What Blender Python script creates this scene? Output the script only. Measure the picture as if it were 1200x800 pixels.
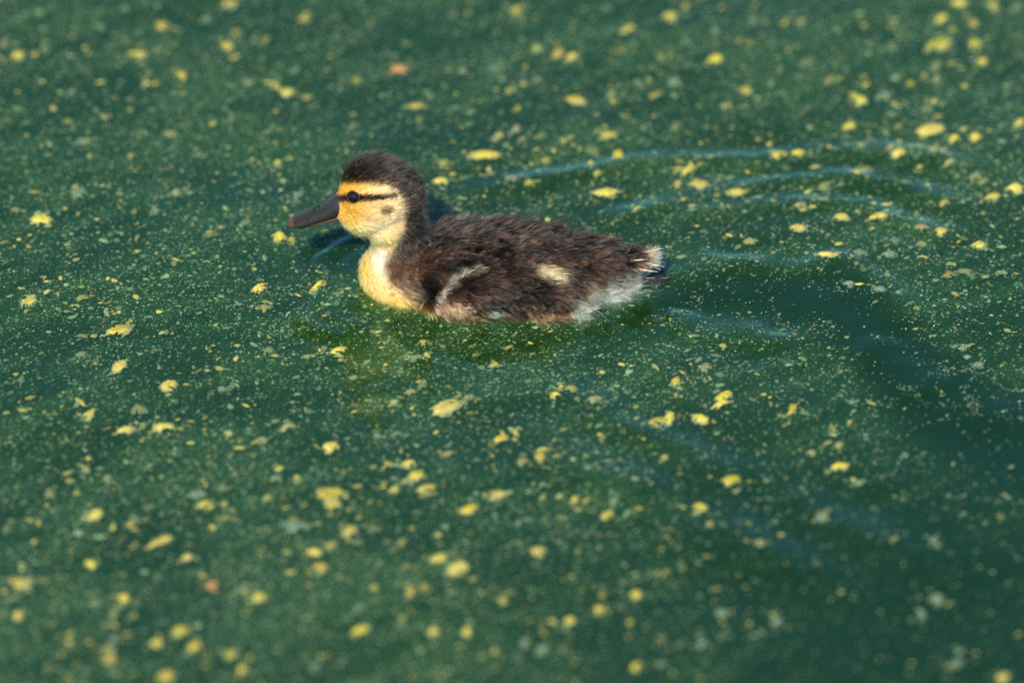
import bpy, bmesh, math, random
import numpy as np
from mathutils import Vector, Matrix
from mathutils.bvhtree import BVHTree
from mathutils.kdtree import KDTree

# ------------------------------------------------------------------ clear
for o in list(bpy.data.objects):
    bpy.data.objects.remove(o)
scene = bpy.context.scene
COL = scene.collection
R = np.random.default_rng(7)
random.seed(7)

# ------------------------------------------------------------------ camera
S = 0.00036                      # metres per photo pixel at the duckling
EL = math.radians(35.0)          # camera looks down by this much
D = 3.0
CE, SE = math.cos(EL), math.sin(EL)
AIM = np.array([20 * S, -(73 / SE) * S, 0.0])
CAM = AIM + D * np.array([0.0, -CE, SE])
FWD = np.array([0.0, CE, -SE]); UP = np.array([0.0, SE, CE]); RGT = np.array([1.0, 0, 0])

cd = bpy.data.cameras.new('camera')
cam = bpy.data.objects.new('camera', cd)
COL.objects.link(cam)
cam.location = Vector(CAM)
cam.rotation_euler = (math.pi / 2 - EL, 0, 0)
cd.sensor_width = 36.0
cd.lens = 36.0 * D / (1200 * S)
cd.clip_start = 0.05
cd.clip_end = 1000
cd.dof.use_dof = True
cd.dof.focus_distance = float(np.dot(np.array([-0.02, -0.018, 0.012]) - CAM, FWD))
cd.dof.aperture_fstop = 3.5
scene.camera = cam

def ray(px, py):
    d = FWD + RGT * ((px - 600) * S / D) + UP * ((400 - py) * S / D)
    return d / np.linalg.norm(d)

def ground(px, py, z=0.0):
    """point of the plane at height z under a place of the photograph"""
    d = ray(px, py)
    t = (z - CAM[2]) / d[2]
    return CAM + d * t

def project(P):
    q = np.asarray(P) - CAM
    w = q @ FWD
    return 600 + (q @ RGT) / w * D / S, 400 - (q @ UP) / w * D / S

# ------------------------------------------------------------------ world, sun, exposure
SUN_EL, SUN_AZ = math.radians(45), math.radians(196)   # azimuth clockwise from +Y
SD = Vector((math.sin(SUN_AZ) * math.cos(SUN_EL), math.cos(SUN_AZ) * math.cos(SUN_EL), math.sin(SUN_EL)))
w = bpy.data.worlds.new('World'); scene.world = w; w.use_nodes = True
nt = w.node_tree; nt.nodes.clear()
sky = nt.nodes.new('ShaderNodeTexSky'); sky.sky_type = 'NISHITA'; sky.sun_disc = False
sky.sun_elevation = SUN_EL; sky.sun_rotation = SUN_AZ
sky.air_density = 1.4; sky.dust_density = 0.3; sky.ozone_density = 6.0
bg = nt.nodes.new('ShaderNodeBackground'); bg.inputs['Strength'].default_value = 0.115
wo = nt.nodes.new('ShaderNodeOutputWorld')
nt.links.new(sky.outputs[0], bg.inputs['Color']); nt.links.new(bg.outputs[0], wo.inputs['Surface'])
sl = bpy.data.lights.new('sun', 'SUN'); sl.energy = 5.0; sl.angle = math.radians(0.5); sl.color = (1.0, 0.93, 0.81)
sun = bpy.data.objects.new('sun', sl); COL.objects.link(sun)
sun.rotation_euler = SD.to_track_quat('Z', 'Y').to_euler(); sun.location = SD * 5

scene.view_settings.view_transform = 'Standard'; scene.view_settings.look = 'None'
scene.view_settings.gamma = 1.0; scene.view_settings.use_curve_mapping = False
scene.view_settings.exposure = 0.28
scene.render.engine = 'CYCLES'
cy = scene.cycles
cy.use_denoising = True
try:
    cy.denoiser = 'OPENIMAGEDENOISE'; cy.denoising_input_passes = 'RGB_ALBEDO_NORMAL'; cy.denoising_prefilter = 'NONE'
except Exception:
    pass
cy.max_bounces = 14; cy.diffuse_bounces = 2; cy.glossy_bounces = 10; cy.transmission_bounces = 12
cy.volume_bounces = 1; cy.transparent_max_bounces = 12
cy.caustics_reflective = False; cy.caustics_refractive = False
try:
    scene.cycles_curves.shape = 'RIBBONS'
except Exception:
    pass

# ------------------------------------------------------------------ noise helpers (numpy)
def vnoise(x, y, seed=0):
    xi = np.floor(x).astype(np.int64); yi = np.floor(y).astype(np.int64)
    fx = x - xi; fy = y - yi
    fx = fx * fx * (3 - 2 * fx); fy = fy * fy * (3 - 2 * fy)
    def h(a, b):
        n = (a * 374761393 + b * 668265263 + seed * 974711) & 0x7fffffff
        n = ((n ^ (n >> 13)) * 1274126177) & 0x7fffffff
        return ((n ^ (n >> 16)) & 0xffff) / 65535.0
    return (h(xi, yi) * (1 - fx) + h(xi + 1, yi) * fx) * (1 - fy) + (h(xi, yi + 1) * (1 - fx) + h(xi + 1, yi + 1) * fx) * fy

def fbm(x, y, seed=0, o=4):
    s = 0; a = 0.5; t = 0
    for k in range(o):
        s = s + a * vnoise(x * 2 ** k, y * 2 ** k, seed + 17 * k); t += a; a *= 0.5
    return s / t

def smooth(a, b, x):
    t = np.clip((x - a) / (b - a), 0, 1)
    return t * t * (3 - 2 * t)

def inpoly(px, py, poly):
    r = np.zeros(px.shape, bool); n = len(poly); j = n - 1
    for i in range(n):
        xi, yi = poly[i]; xj, yj = poly[j]
        c = ((yi > py) != (yj > py)) & (px < (xj - xi) * (py - yi) / (yj - yi + 1e-12) + xi)
        r ^= c; j = i
    return r

def polydist(x, y, pts):
    """signed distance (left of travel positive) and arc share to a polyline"""
    best = np.full(x.shape, 1e9); sg = np.ones(x.shape); par = np.zeros(x.shape)
    n = len(pts) - 1
    for i in range(n):
        ax, ay = pts[i]; bx, by = pts[i + 1]
        dx, dy = bx - ax, by - ay; L2 = dx * dx + dy * dy
        t = np.clip(((x - ax) * dx + (y - ay) * dy) / L2, 0, 1)
        ex, ey = x - ax - t * dx, y - ay - t * dy
        d = np.hypot(ex, ey); m = d < best
        best = np.where(m, d, best); sg = np.where(m, np.sign(dx * ey - dy * ex), sg); par = np.where(m, (i + t) / n, par)
    return best * sg, par

def spline(pts, k=8):
    P = [np.array(p, float) for p in pts]; P = [2 * P[0] - P[1]] + P + [2 * P[-1] - P[-2]]
    out = []
    for i in range(1, len(P) - 2):
        for t in np.linspace(0, 1, k, endpoint=False):
            a, b, c, d = P[i - 1:i + 3]
            out.append(0.5 * (2 * b + (c - a) * t + (2 * a - 5 * b + 4 * c - d) * t * t + (3 * b - a - 3 * c + d) * t ** 3))
    out.append(P[-2])
    return np.array(out)

# ------------------------------------------------------------------ material helpers
def mat(name):
    m = bpy.data.materials.new(name); m.use_nodes = True
    m.node_tree.nodes.clear()
    out = m.node_tree.nodes.new('ShaderNodeOutputMaterial')
    return m, m.node_tree.nodes, m.node_tree.links, out

def principled(name, col, rough=0.5, var=0.0, scale=300.0, **kw):
    m, N, L, out = mat(name)
    b = N.new('ShaderNodeBsdfPrincipled'); L.new(b.outputs[0], out.inputs['Surface'])
    b.inputs['Base Color'].default_value = (*col, 1); b.inputs['Roughness'].default_value = rough
    for k, v in kw.items():
        b.inputs[k].default_value = v
    if var:
        tc = N.new('ShaderNodeTexCoord'); nz = N.new('ShaderNodeTexNoise'); nz.inputs['Scale'].default_value = scale
        nz.inputs['Detail'].default_value = 5
        hs = N.new('ShaderNodeHueSaturation'); mr = N.new('ShaderNodeMapRange')
        mr.inputs['To Min'].default_value = 1 - var; mr.inputs['To Max'].default_value = 1 + var
        L.new(tc.outputs['Object'], nz.inputs['Vector']); L.new(nz.outputs['Fac'], mr.inputs['Value'])
        L.new(mr.outputs[0], hs.inputs['Value']); hs.inputs['Color'].default_value = (*col, 1)
        L.new(hs.outputs[0], b.inputs['Base Color'])
    return m

def attr_mat(name, rough=0.8, bump=0.0, sss=0.0):
    """plain surface that takes its own colour from the 'col' attribute of the mesh"""
    m, N, L, out = mat(name)
    b = N.new('ShaderNodeBsdfPrincipled'); L.new(b.outputs[0], out.inputs['Surface'])
    a = N.new('ShaderNodeAttribute'); a.attribute_name = 'col'
    L.new(a.outputs['Color'], b.inputs['Base Color']); b.inputs['Roughness'].default_value = rough
    if sss:
        b.inputs['Subsurface Weight'].default_value = sss; b.inputs['Subsurface Radius'].default_value = (0.001, 0.001, 0.0004)
        b.inputs['Subsurface Scale'].default_value = 1.0
    if bump:
        nz = N.new('ShaderNodeTexNoise'); nz.inputs['Scale'].default_value = 1500; tc = N.new('ShaderNodeTexCoord')
        L.new(tc.outputs['Object'], nz.inputs['Vector'])
        bp = N.new('ShaderNodeBump'); bp.inputs['Strength'].default_value = bump; bp.inputs['Distance'].default_value = 0.0005
        L.new(nz.outputs['Fac'], bp.inputs['Height']); L.new(bp.outputs[0], b.inputs['Normal'])
    return m

def mesh_obj(name, V, F, m, parent=None, smoothed=True, col=None):
    me = bpy.data.meshes.new(name)
    me.from_pydata([tuple(v) for v in V], [], [tuple(f) for f in F]); me.update()
    if parent is not None:
        b_ = bmesh.new(); b_.from_mesh(me); bmesh.ops.recalc_face_normals(b_, faces=b_.faces); b_.to_mesh(me); b_.free()
    if smoothed:
        me.polygons.foreach_set('use_smooth', [True] * len(me.polygons))
    if col is not None:
        at = me.attributes.new('col', 'FLOAT_COLOR', 'POINT')
        at.data.foreach_set('color', np.c_[col, np.ones(len(col))].astype(np.float32).ravel())
    me.materials.append(m)
    o = bpy.data.objects.new(name, me); COL.objects.link(o)
    if parent is not None:
        o.parent = parent
    return o

def tag(o, label, cat, group=None, kind=None):
    if label: o['label'] = label
    if cat: o['category'] = cat
    if group: o['group'] = group
    if kind: o['kind'] = kind
    return o

# ------------------------------------------------------------------ water: height of the surface
def gp(pts, k=8):                # photo places -> ground px units
    return spline([ground(*p)[:2] / S for p in pts], k)

# (crest line, height in px units, half width in ground px, asymmetry)
CRESTS = [
    (gp([(478, 250), (540, 232), (620, 215), (700, 200), (800, 189), (900, 187), (1016, 180), (1120, 190), (1250, 215)]), 3.8, 20),
    (gp([(650, 276), (720, 258), (800, 241), (868, 223), (969, 208), (1036, 213), (1094, 230), (1180, 262)]), 3.6, 19),
    (gp([(735, 280), (800, 260), (884, 243), (969, 240), (1060, 256), (1150, 290)]), 2.8, 18),
    (gp([(770, 330), (793, 324), (841, 311), (891, 311), (935, 317), (976, 307), (1010, 317), (1060, 350), (1120, 400)]), 3.6, 24),
    (gp([(455, 392), (520, 430), (580, 468), (640, 505), (720, 558), (820, 612), (950, 664), (1100, 720)]), 4.4, 52),
    (gp([(560, 405), (640, 440), (740, 500), (860, 560), (1000, 620), (1150, 690)]), 3.6, 34),
    (gp([(780, 372), (830, 384), (880, 392), (930, 404)]), 3.2, 22),
    (gp([(1000, 395), (1060, 440), (1130, 475), (1230, 505)]), 2.0, 44),
]
def height(x, y):
    """height of the water in metres at world x, y (arrays)"""
    u, v = x / S, y / S
    wx = u + 34 * (fbm(u / 85, v / 70, 3, 3) - .5); wy = v + 34 * (fbm(u / 85, v / 70, 9, 3) - .5)
    h = np.zeros(u.shape)
    near = (np.abs(u) < 1100) & (np.abs(v) < 1000)
    un, vn = wx[near], wy[near]
    hn = np.zeros(un.shape)
    for pts, A, wd in CRESTS:
        d, t = polydist(un, vn, pts)
        q = d / wd
        fade = (.12 + 1.45 * vnoise(t * 9 + A * 7, t * 0 + wd, 13)) * smooth(0, .12, t) * (1 - smooth(.82, 1, t))
        hn += 1.3 * A * fade * ((1 - q * q) * np.exp(-q * q / 2) * 0.8)
    # rings pushed up in front of the breast
    em = np.hypot((un - 22) / 146, (vn - 1) / 73); hn += 1.6 * np.exp(-((em - 1) * 80 / 8) ** 2)      # meniscus along the flanks
    bx, by = -96.0, 3.0
    ex, ey = (un - bx) / 1.0, (vn - by) / 1.02
    r = np.hypot(ex, ey); a = np.arctan2(ey, -ex)
    front = np.exp(-(a / 1.15) ** 2)
    hn += 4.2 * np.exp(-((r - 72) / 11) ** 2) * front                  # bow swell against the breast
    hn += 2.8 * np.cos((r - 118) / 15 * math.pi) * np.exp(-((r - 122) / 30) ** 2) * np.exp(-((a - .25) / .8) ** 2)
    # broad unrest of the wake behind the tail
    wk = np.exp(-((un - 330) / 210) ** 2 - ((vn + 30 + .18 * (un - 200)) / 110) ** 2)
    hn += wk * 9.0 * (fbm(un / 120, vn / 80, 21, 3) - .5)
    h[near] = hn
    h += 10.0 * (fbm(u / 330, v / 260, 31, 2) - .5) + 1.0 * (fbm(u / 70, v / 50, 41, 2) - .5)
    return h * S

def soft(d, w): return 1 / (1 + np.exp(np.clip(-d / w, -40, 40)))
def pd(x, y, poly):
    d, _ = polydist(x, y, list(poly) + [poly[0]])
    return np.where(inpoly(x, y, poly), np.abs(d), -np.abs(d))
WAKE = [(690, 385), (760, 345), (800, 325), (850, 313), (900, 313), (940, 320), (980, 312), (1010, 322), (1080, 390), (1160, 440), (1260, 470), (1260, 600), (1120, 545), (1040, 490), (1000, 425), (940, 385), (870, 372), (800, 372), (740, 385)]
SHEL = [(392, 268), (440, 280), (430, 330), (400, 318), (366, 312), (346, 302), (352, 288)]
def density(gx, gy):
    """share of specks kept at world places; also how far inside the open wake"""
    qx, qy = project(np.c_[gx, gy, np.zeros(len(gx))])
    u, v = gx / S, gy / S
    wx = u + 60 * (fbm(u / 190, v / 190, 51, 3) - .5); wy = v + 60 * (fbm(u / 190, v / 190, 52, 3) - .5)
    ca, sa = math.cos(.55), math.sin(.55)
    a_, b_ = wx * ca + wy * sa, -wx * sa + wy * ca
    streak = fbm(a_ / 85, b_ / 20, 53, 4)
    patch = fbm(u / 120, v / 100, 54, 3)
    d = smooth(.34, .68, .6 * streak + .4 * patch)
    for pts, A, wd in CRESTS[:4]:
        dd, _ = polydist(u, v, pts[::3]); d = np.clip(d + .55 * np.exp(-((dd - 9) / 13) ** 2) * smooth(.35, .6, patch), 0, 1.2)
    wk = soft(pd(qx, qy, WAKE), 7)
    sh = soft(pd(qx, qy, SHEL), 5)
    fade = 1 - .8 * smooth(560, 1000, qx) * smooth(430, 660, qy)  # thins specks and film to darken the near right corner, for dimmer sky reflection
    return (.42 + .58 * d) * (1 - .95 * wk) * (1 - .9 * sh) * fade, wk, qx, qy
def axis(core, step, far):
    c = list(np.arange(-core, core + step / 2, step)); s = step; p = c[-1]; out = []
    while p < far:
        s *= 1.22; p += s; out.append(p)
    return np.array([-q for q in out[::-1]] + c + out)
ax = axis(0.36, 0.0016, 60.0); ay = axis(0.44, 0.0016, 60.0)
GX, GY = np.meshgrid(ax, ay)
GZ = height(GX.ravel(), GY.ravel())
far = np.hypot(GX.ravel(), GY.ravel())
GZ *= 1 - smooth(3, 8, far)
nx, ny = len(ax), len(ay)
V = np.c_[GX.ravel(), GY.ravel(), GZ]
idx = np.arange(nx * ny).reshape(ny, nx)
F = np.stack([idx[:-1, :-1], idx[:-1, 1:], idx[1:, 1:], idx[1:, :-1]], -1).reshape(-1, 4)
# closed body of water: skirt and bottom
DEPTH = -0.6
rim = np.concatenate([idx[0, :-1], idx[:-1, -1], idx[-1, :0:-1], idx[:0:-1, 0]])
base = len(V)
Vb = V[rim].copy(); Vb[:, 2] = DEPTH
V = np.r_[V, Vb]
n = len(rim); a = np.arange(n)
Fs = np.stack([rim[a], base + a, base + (a + 1) % n, rim[(a + 1) % n]], -1)
me = bpy.data.meshes.new('water')
quads = np.r_[F, Fs]
me.vertices.add(len(V)); me.vertices.foreach_set('co', V.ravel())
nl = len(quads) * 4 + n
me.loops.add(nl); me.loops.foreach_set('vertex_index', np.r_[quads.ravel(), (base + a)[::-1]].astype(np.int32))
me.polygons.add(len(quads) + 1)
me.polygons.foreach_set('loop_start', np.r_[np.arange(len(quads)) * 4, len(quads) * 4].astype(np.int32))
me.polygons.foreach_set('use_smooth', np.r_[np.ones(len(F), bool), np.zeros(n + 1, bool)])
me.update(calc_edges=True); me.validate()
fl_ = np.full(len(V), .25); inn = (np.abs(V[:, 0]) < .6) & (np.abs(V[:, 1]) < .7) & (V[:, 2] > -.1)
fl_[inn] = density(V[inn, 0], V[inn, 1])[0] * .58
me.attributes.new('film', 'FLOAT', 'POINT').data.foreach_set('value', fl_.astype(np.float32))
water = bpy.data.objects.new('water', me); COL.objects.link(water)
water['kind'] = 'structure'; water['label'] = 'murky green pond water with ripples and a wake'

m, N, L, out = mat('pond_water')
WCOL = (0.024, 0.115, 0.018)
fr = N.new('ShaderNodeFresnel'); fr.inputs['IOR'].default_value = 1.62
geo = N.new('ShaderNodeNewGeometry')
fm = N.new('ShaderNodeMix'); fm.data_type = 'FLOAT'          # seen from below the surface lets nearly all light out
L.new(geo.outputs['Backfacing'], fm.inputs[0]); L.new(fr.outputs[0], fm.inputs[2]); fm.inputs[3].default_value = 0.04
tr = N.new('ShaderNodeBsdfTransparent'); gl = N.new('ShaderNodeBsdfGlossy'); gl.inputs['Roughness'].default_value = 0.015; gl.inputs['Color'].default_value = (.42, .84, .86, 1)
df = N.new('ShaderNodeBsdfDiffuse'); df.inputs['Color'].default_value = (.105, .28, .075, 1)
mx = N.new('ShaderNodeMixShader'); mf = N.new('ShaderNodeMixShader')
tc = N.new('ShaderNodeTexCoord'); nz = N.new('ShaderNodeTexNoise'); nz.inputs['Scale'].default_value = 260; nz.inputs['Detail'].default_value = 4
bp = N.new('ShaderNodeBump'); bp.inputs['Strength'].default_value = 0.14; bp.inputs['Distance'].default_value = 0.0004
L.new(tc.outputs['Object'], nz.inputs['Vector']); L.new(nz.outputs['Fac'], bp.inputs['Height'])
L.new(bp.outputs[0], fr.inputs['Normal']); L.new(bp.outputs[0], gl.inputs['Normal'])
# thin film of dust-fine algae: grainy, as thick as the 'film' attribute says
fa = N.new('ShaderNodeAttribute'); fa.attribute_name = 'film'
n1 = N.new('ShaderNodeTexNoise'); n1.inputs['Scale'].default_value = 1100; n1.inputs['Detail'].default_value = 3; n1.inputs['Roughness'].default_value = .7
L.new(tc.outputs['Object'], n1.inputs['Vector'])
mr = N.new('ShaderNodeMapRange'); mr.inputs['From Min'].default_value = .42; mr.inputs['From Max'].default_value = .72; mr.inputs['To Min'].default_value = .05; mr.inputs['To Max'].default_value = .75
L.new(n1.outputs['Fac'], mr.inputs['Value'])
ml = N.new('ShaderNodeMath'); ml.operation = 'MULTIPLY'; L.new(mr.outputs[0], ml.inputs[0]); L.new(fa.outputs['Fac'], ml.inputs[1])
L.new(ml.outputs[0], mf.inputs[0]); L.new(tr.outputs[0], mf.inputs[1]); L.new(df.outputs[0], mf.inputs[2])
L.new(fm.outputs[0], mx.inputs[0]); L.new(mf.outputs[0], mx.inputs[1]); L.new(gl.outputs[0], mx.inputs[2])
L.new(mx.outputs[0], out.inputs['Surface'])
vs = N.new('ShaderNodeVolumeScatter'); vs.inputs['Color'].default_value = (*WCOL, 1); vs.inputs['Density'].default_value = 130
va = N.new('ShaderNodeVolumeAbsorption'); va.inputs['Color'].default_value = (*WCOL, 1); va.inputs['Density'].default_value = 130
ad = N.new('ShaderNodeAddShader'); L.new(vs.outputs[0], ad.inputs[0]); L.new(va.outputs[0], ad.inputs[1])
L.new(ad.outputs[0], out.inputs['Volume'])
me.materials.append(m)

# ------------------------------------------------------------------ duckling
duck = bpy.data.objects.new('duckling', None); COL.objects.link(duck)
duck.empty_display_size = 0.03
tag(duck, 'brown and yellow downy duckling swimming across the green pond', 'duckling')
DLOC = ground(580, 331); YAW = math.radians(-3.0)
duck.location = Vector(DLOC); duck.rotation_euler = (0, 0, YAW)
RM = np.array(Matrix.Rotation(YAW, 3, 'Z'))
def to_world(P): return np.asarray(P) @ RM.T + DLOC
def to_local_pt(P): return (np.asarray(P) - DLOC) @ RM
def near_px(P):
    """photo place of a local point, the far flank read as its mirror image"""
    Q = np.array(P, float); Q[:, 1] = -np.abs(Q[:, 1])
    return project(to_world(Q))

# body: one continuous skin grown from rounded masses (px units, then metres)
bm = bmesh.new()
def blob(cx, cy_, cz, rx, ry, rz, pitch=0.0, yaw=0.0):
    M = Matrix.Translation((cx, cy_, cz)) @ Matrix.Rotation(yaw, 4, 'Z') @ Matrix.Rotation(pitch, 4, 'Y') @ Matrix.Diagonal((rx, ry, rz, 1))
    bmesh.ops.create_icosphere(bm, subdivisions=4, radius=1.0, matrix=M)
blob(8, 0, 15, 126, 72, 46)
blob(-95, 0, 10, 66, 58, 46)
blob(-60, 0, 22, 60, 60, 40)
blob(86, 0, 20, 74, 48, 32, math.radians(-7))
blob(141, 0, 35, 46, 16, 8, math.radians(-12))
blob(112, 0, 9, 46, 36, 19)
blob(-112, 0, 52, 32, 29, 40, math.radians(12))
blob(-122, 0, 84, 33, 29, 34)
blob(-139, 0, 118, 46, 35, 46)
blob(-154, 0, 98, 33, 29, 27)
blob(-174, 0, 104, 22, 19, 20, math.radians(-20))
for s in (-1, 1):
    blob(-18, s * 57, 18, 62, 20, 27, math.radians(-6), s * math.radians(-6))
    blob(62, s * 52, 12, 44, 22, 26, math.radians(10))
    blob(-150, s * 20, 98, 22, 12, 15)
tm = bpy.data.meshes.new('body'); bm.to_mesh(tm); bm.free()
to = bpy.data.objects.new('body', tm); COL.objects.link(to)
md = to.modifiers.new('r', 'REMESH'); md.mode = 'VOXEL'; md.voxel_size = 2.6
md2 = to.modifiers.new('s', 'SMOOTH'); md2.factor = 0.5; md2.iterations = 14
dg = bpy.context.evaluated_depsgraph_get()
bmesh_me = bpy.data.meshes.new_from_object(to.evaluated_get(dg))
bpy.data.objects.remove(to); bpy.data.meshes.remove(tm)
bmesh_me.name = 'body'
nv = len(bmesh_me.vertices)
BV = np.zeros(nv * 3); bmesh_me.vertices.foreach_get('co', BV); BV = BV.reshape(-1, 3) * S
bmesh_me.vertices.foreach_set('co', BV.ravel()); bmesh_me.update()
bmesh_me.polygons.foreach_set('use_smooth', [True] * len(bmesh_me.polygons))
bvh = BVHTree.FromPolygons([tuple(v) for v in BV], [tuple(p.vertices) for p in bmesh_me.polygons])

def on_body(px, py):
    """local point and normal of the body where the photograph shows (px, py)"""
    o = to_local_pt(CAM); d = ray(px, py) @ RM
    h = bvh.ray_cast(Vector(o), Vector(d))
    return (np.array(h[0]), np.array(h[1])) if h[0] is not None else (None, None)

# --- plumage colours (linear), as a map over the near flank
DARK = np.array([0.0050, 0.0032, 0.0024]); BROWN = np.array([0.026, 0.0128, 0.007]); RUST = np.array([0.13, 0.062, 0.032])
YEL = np.array([0.86, 0.445, 0.085]); CREAM = np.array([0.86, 0.51, 0.22]); WHITE = np.array([0.95, 0.85, 0.66]); ORA = np.array([0.78, 0.33, 0.045])
CAP = [(384, 226), (391, 216), (398, 214.5), (420, 214.5), (444, 216), (458, 219), (468, 226), (475, 238), (476, 258), (473, 274), (464, 290), (455, 300),
       (520, 330), (560, 250), (520, 150), (400, 150), (386, 216)]
BREAST = [(380, 270), (440, 276), (459, 286), (453, 300), (451, 312), (457, 333), (470, 346), (484, 356), (506, 374), (540, 420), (380, 420)]
def mixc(c, t, col): return c * (1 - t[:, None]) + t[:, None] * np.asarray(col)
def plumage(P, jit=1.6, off=None):
    """root colour and tip colour for local points"""
    P = np.asarray(P); px, py = near_px(P)
    n_ = len(P)
    X = P[:, 0] / S; Z = P[:, 2] / S; Y = np.abs(P[:, 1]) / S
    jx = px + R.normal(0, jit, n_); jy = py + R.normal(0, jit, n_)
    if off is not None: jx = jx + off[:, 0]; jy = jy + off[:, 1]
    head = smooth(54, 66, Z - .25 * (X + 120)) * (X < -70)
    # body
    nz_ = fbm(px / 16, py / 9, 5, 3)
    body = DARK + (BROWN - DARK) * smooth(.35, .75, nz_)[:, None]
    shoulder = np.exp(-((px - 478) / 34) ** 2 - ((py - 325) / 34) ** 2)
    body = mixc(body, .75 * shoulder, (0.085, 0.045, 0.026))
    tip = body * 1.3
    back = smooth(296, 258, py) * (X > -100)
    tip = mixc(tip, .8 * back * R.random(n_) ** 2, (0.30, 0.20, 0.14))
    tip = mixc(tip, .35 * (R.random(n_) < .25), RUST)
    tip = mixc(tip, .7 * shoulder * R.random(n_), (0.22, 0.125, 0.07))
    # dark down before the wing with crease shade painted in; wing bar, tuft, flank spots
    g = soft(10 - np.hypot((jx - 503) / 1.0, (jy - 338) / 2.0), 2); body = mixc(body, g, DARK * .6); tip = mixc(tip, g, DARK * .6)
    for (sx, sy, rx, ry, tl) in [(540, 312, 26, 6, -.2), (560, 366, 14, 5, -.1), (616, 342, 15, 9, .2), (600, 358, 12, 6, 0), (676, 352, 7, 12, .2)]:  # dark patches; those along the wing edges put crease shade into the colour
        ca, sa = math.cos(tl), math.sin(tl)
        q = soft(1 - (((jx - sx) * ca + (jy - sy) * sa) / rx) ** 2 - ((-(jx - sx) * sa + (jy - sy) * ca) / ry) ** 2, .2)
        body = mixc(body, q, DARK * .6); tip = mixc(tip, q, DARK * .7)
    d, t = polydist(jx, jy, [(570, 314), (550, 319), (533, 325), (526, 336), (517, 350), (514, 358)])
    b_ = .95 * soft(3.6 - np.abs(d) - 1.2 * (1 - t), .7) * (px > 505) * (px < 576)
    barc = (1 - t)[:, None] * np.array([.52, .38, .18]) + t[:, None] * WHITE
    body = body * (1 - b_[:, None]) + b_[:, None] * barc; tip = tip * (1 - b_[:, None]) + b_[:, None] * barc
    tf = soft(1 - ((jx - 531) / 20) ** 2 - ((jy - 364) / 10) ** 2, .2)
    body = mixc(body, tf, (0.14, 0.065, 0.035)); tip = mixc(tip, tf, (0.42, 0.24, 0.13))
    for (sx, sy, rx, ry, tl, c) in [(646, 320, 18, 8, .45, CREAM), (581, 369, 9, 6, .2, WHITE), (520, 264, 9, 5, -.3, WHITE), (532, 262, 6, 5, 0, CREAM)]:
        ca, sa = math.cos(tl), math.sin(tl)
        ex = ((jx - sx) * ca + (jy - sy) * sa) / rx; ey = (-(jx - sx) * sa + (jy - sy) * ca) / ry
        q = soft(1 - ex * ex - ey * ey, .15) * (P[:, 1] < 0); body = mixc(body, q, c); tip = mixc(tip, q, c)
    # wet rusty lower edge
    lo = smooth(13, 2, Z) * (X > -70) * (X < 110) * soft(nz_ - .42, .06)
    body = mixc(body, lo * .8, (0.20, 0.085, 0.03)); tip = mixc(tip, lo * .8, (0.36, 0.18, 0.07))
    # tail and undertail
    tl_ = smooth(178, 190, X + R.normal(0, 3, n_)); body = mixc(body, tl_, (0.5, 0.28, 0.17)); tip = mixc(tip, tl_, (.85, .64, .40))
    ut = soft((jy - (354 - (jx - 690) * .50)) / 4, 1) * smooth(88, 104, X); body = mixc(body, ut, (.95, .78, .52)); tip = mixc(tip, ut, (.97, .84, .62))
    # breast
    br = soft(pd(jx, jy, BREAST) + 5 * (nz_ - .5), 2.2)
    bc = mixc(np.tile(CREAM, (n_, 1)), smooth(462, 426, px), YEL * np.array([1.05, 1.12, 1.0]))
    bc = mixc(bc, smooth(332, 352, py), YEL)
    bc = mixc(bc, .8 * np.exp(-((px - 446) / 12) ** 2 - ((py - 308) / 18) ** 2), WHITE)
    body = mixc(body, br, (0, 0, 0)) + bc * br[:, None]; tip = mixc(tip, br, (0, 0, 0)) + bc * br[:, None]
    # head
    face = np.tile(CREAM, (n_, 1)) * 1.0
    face = mixc(face, smooth(445, 405, px), YEL)
    face = mixc(face, .5 * np.exp(-((px - 393) / 10) ** 2), ORA)
    face = mixc(face, np.exp(-((px - 452) / 16) ** 2 - ((py - 281) / 7) ** 2) * .7, YEL)
    cap = soft(pd(jx, jy, CAP), 1.3)
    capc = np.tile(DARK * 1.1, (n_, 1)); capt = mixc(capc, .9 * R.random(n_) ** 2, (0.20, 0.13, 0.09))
    d, t = polydist(jx, jy, [(380, 230), (396, 233), (412, 232), (432, 232), (448, 231), (464, 229)])
    st = soft((5.0 - 1.6 * t) - np.abs(d), .7) * (px < 466)
    ear = soft(1 - ((jx - 453) / 7) ** 2 - ((jy - 246.5) / 5.2) ** 2, .3) * .9
    hr = mixc(face, ear, DARK * 1.6); hr = mixc(hr, st, DARK * .45)
    ht = hr.copy()
    hr = mixc(hr, cap, (0, 0, 0)) + capc * cap[:, None]; ht = mixc(ht, cap, (0, 0, 0)) + capt * cap[:, None]
    # thin dark line over the forehead between the two pale brows
    hh = head[:, None]
    return body * (1 - hh) + hr * hh, tip * (1 - hh) + ht * hh

bc_, bt_ = plumage(BV, 0.6)
at = bmesh_me.attributes.new('col', 'FLOAT_COLOR', 'POINT')
at.data.foreach_set('color', np.c_[bc_ * .8, np.ones(nv)].astype(np.float32).ravel())
bmesh_me.materials.clear(); bmesh_me.materials.append(attr_mat('skin_and_undercoat', .9, .6))
body = bpy.data.objects.new('body', bmesh_me); COL.objects.link(body); body.parent = duck

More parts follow.
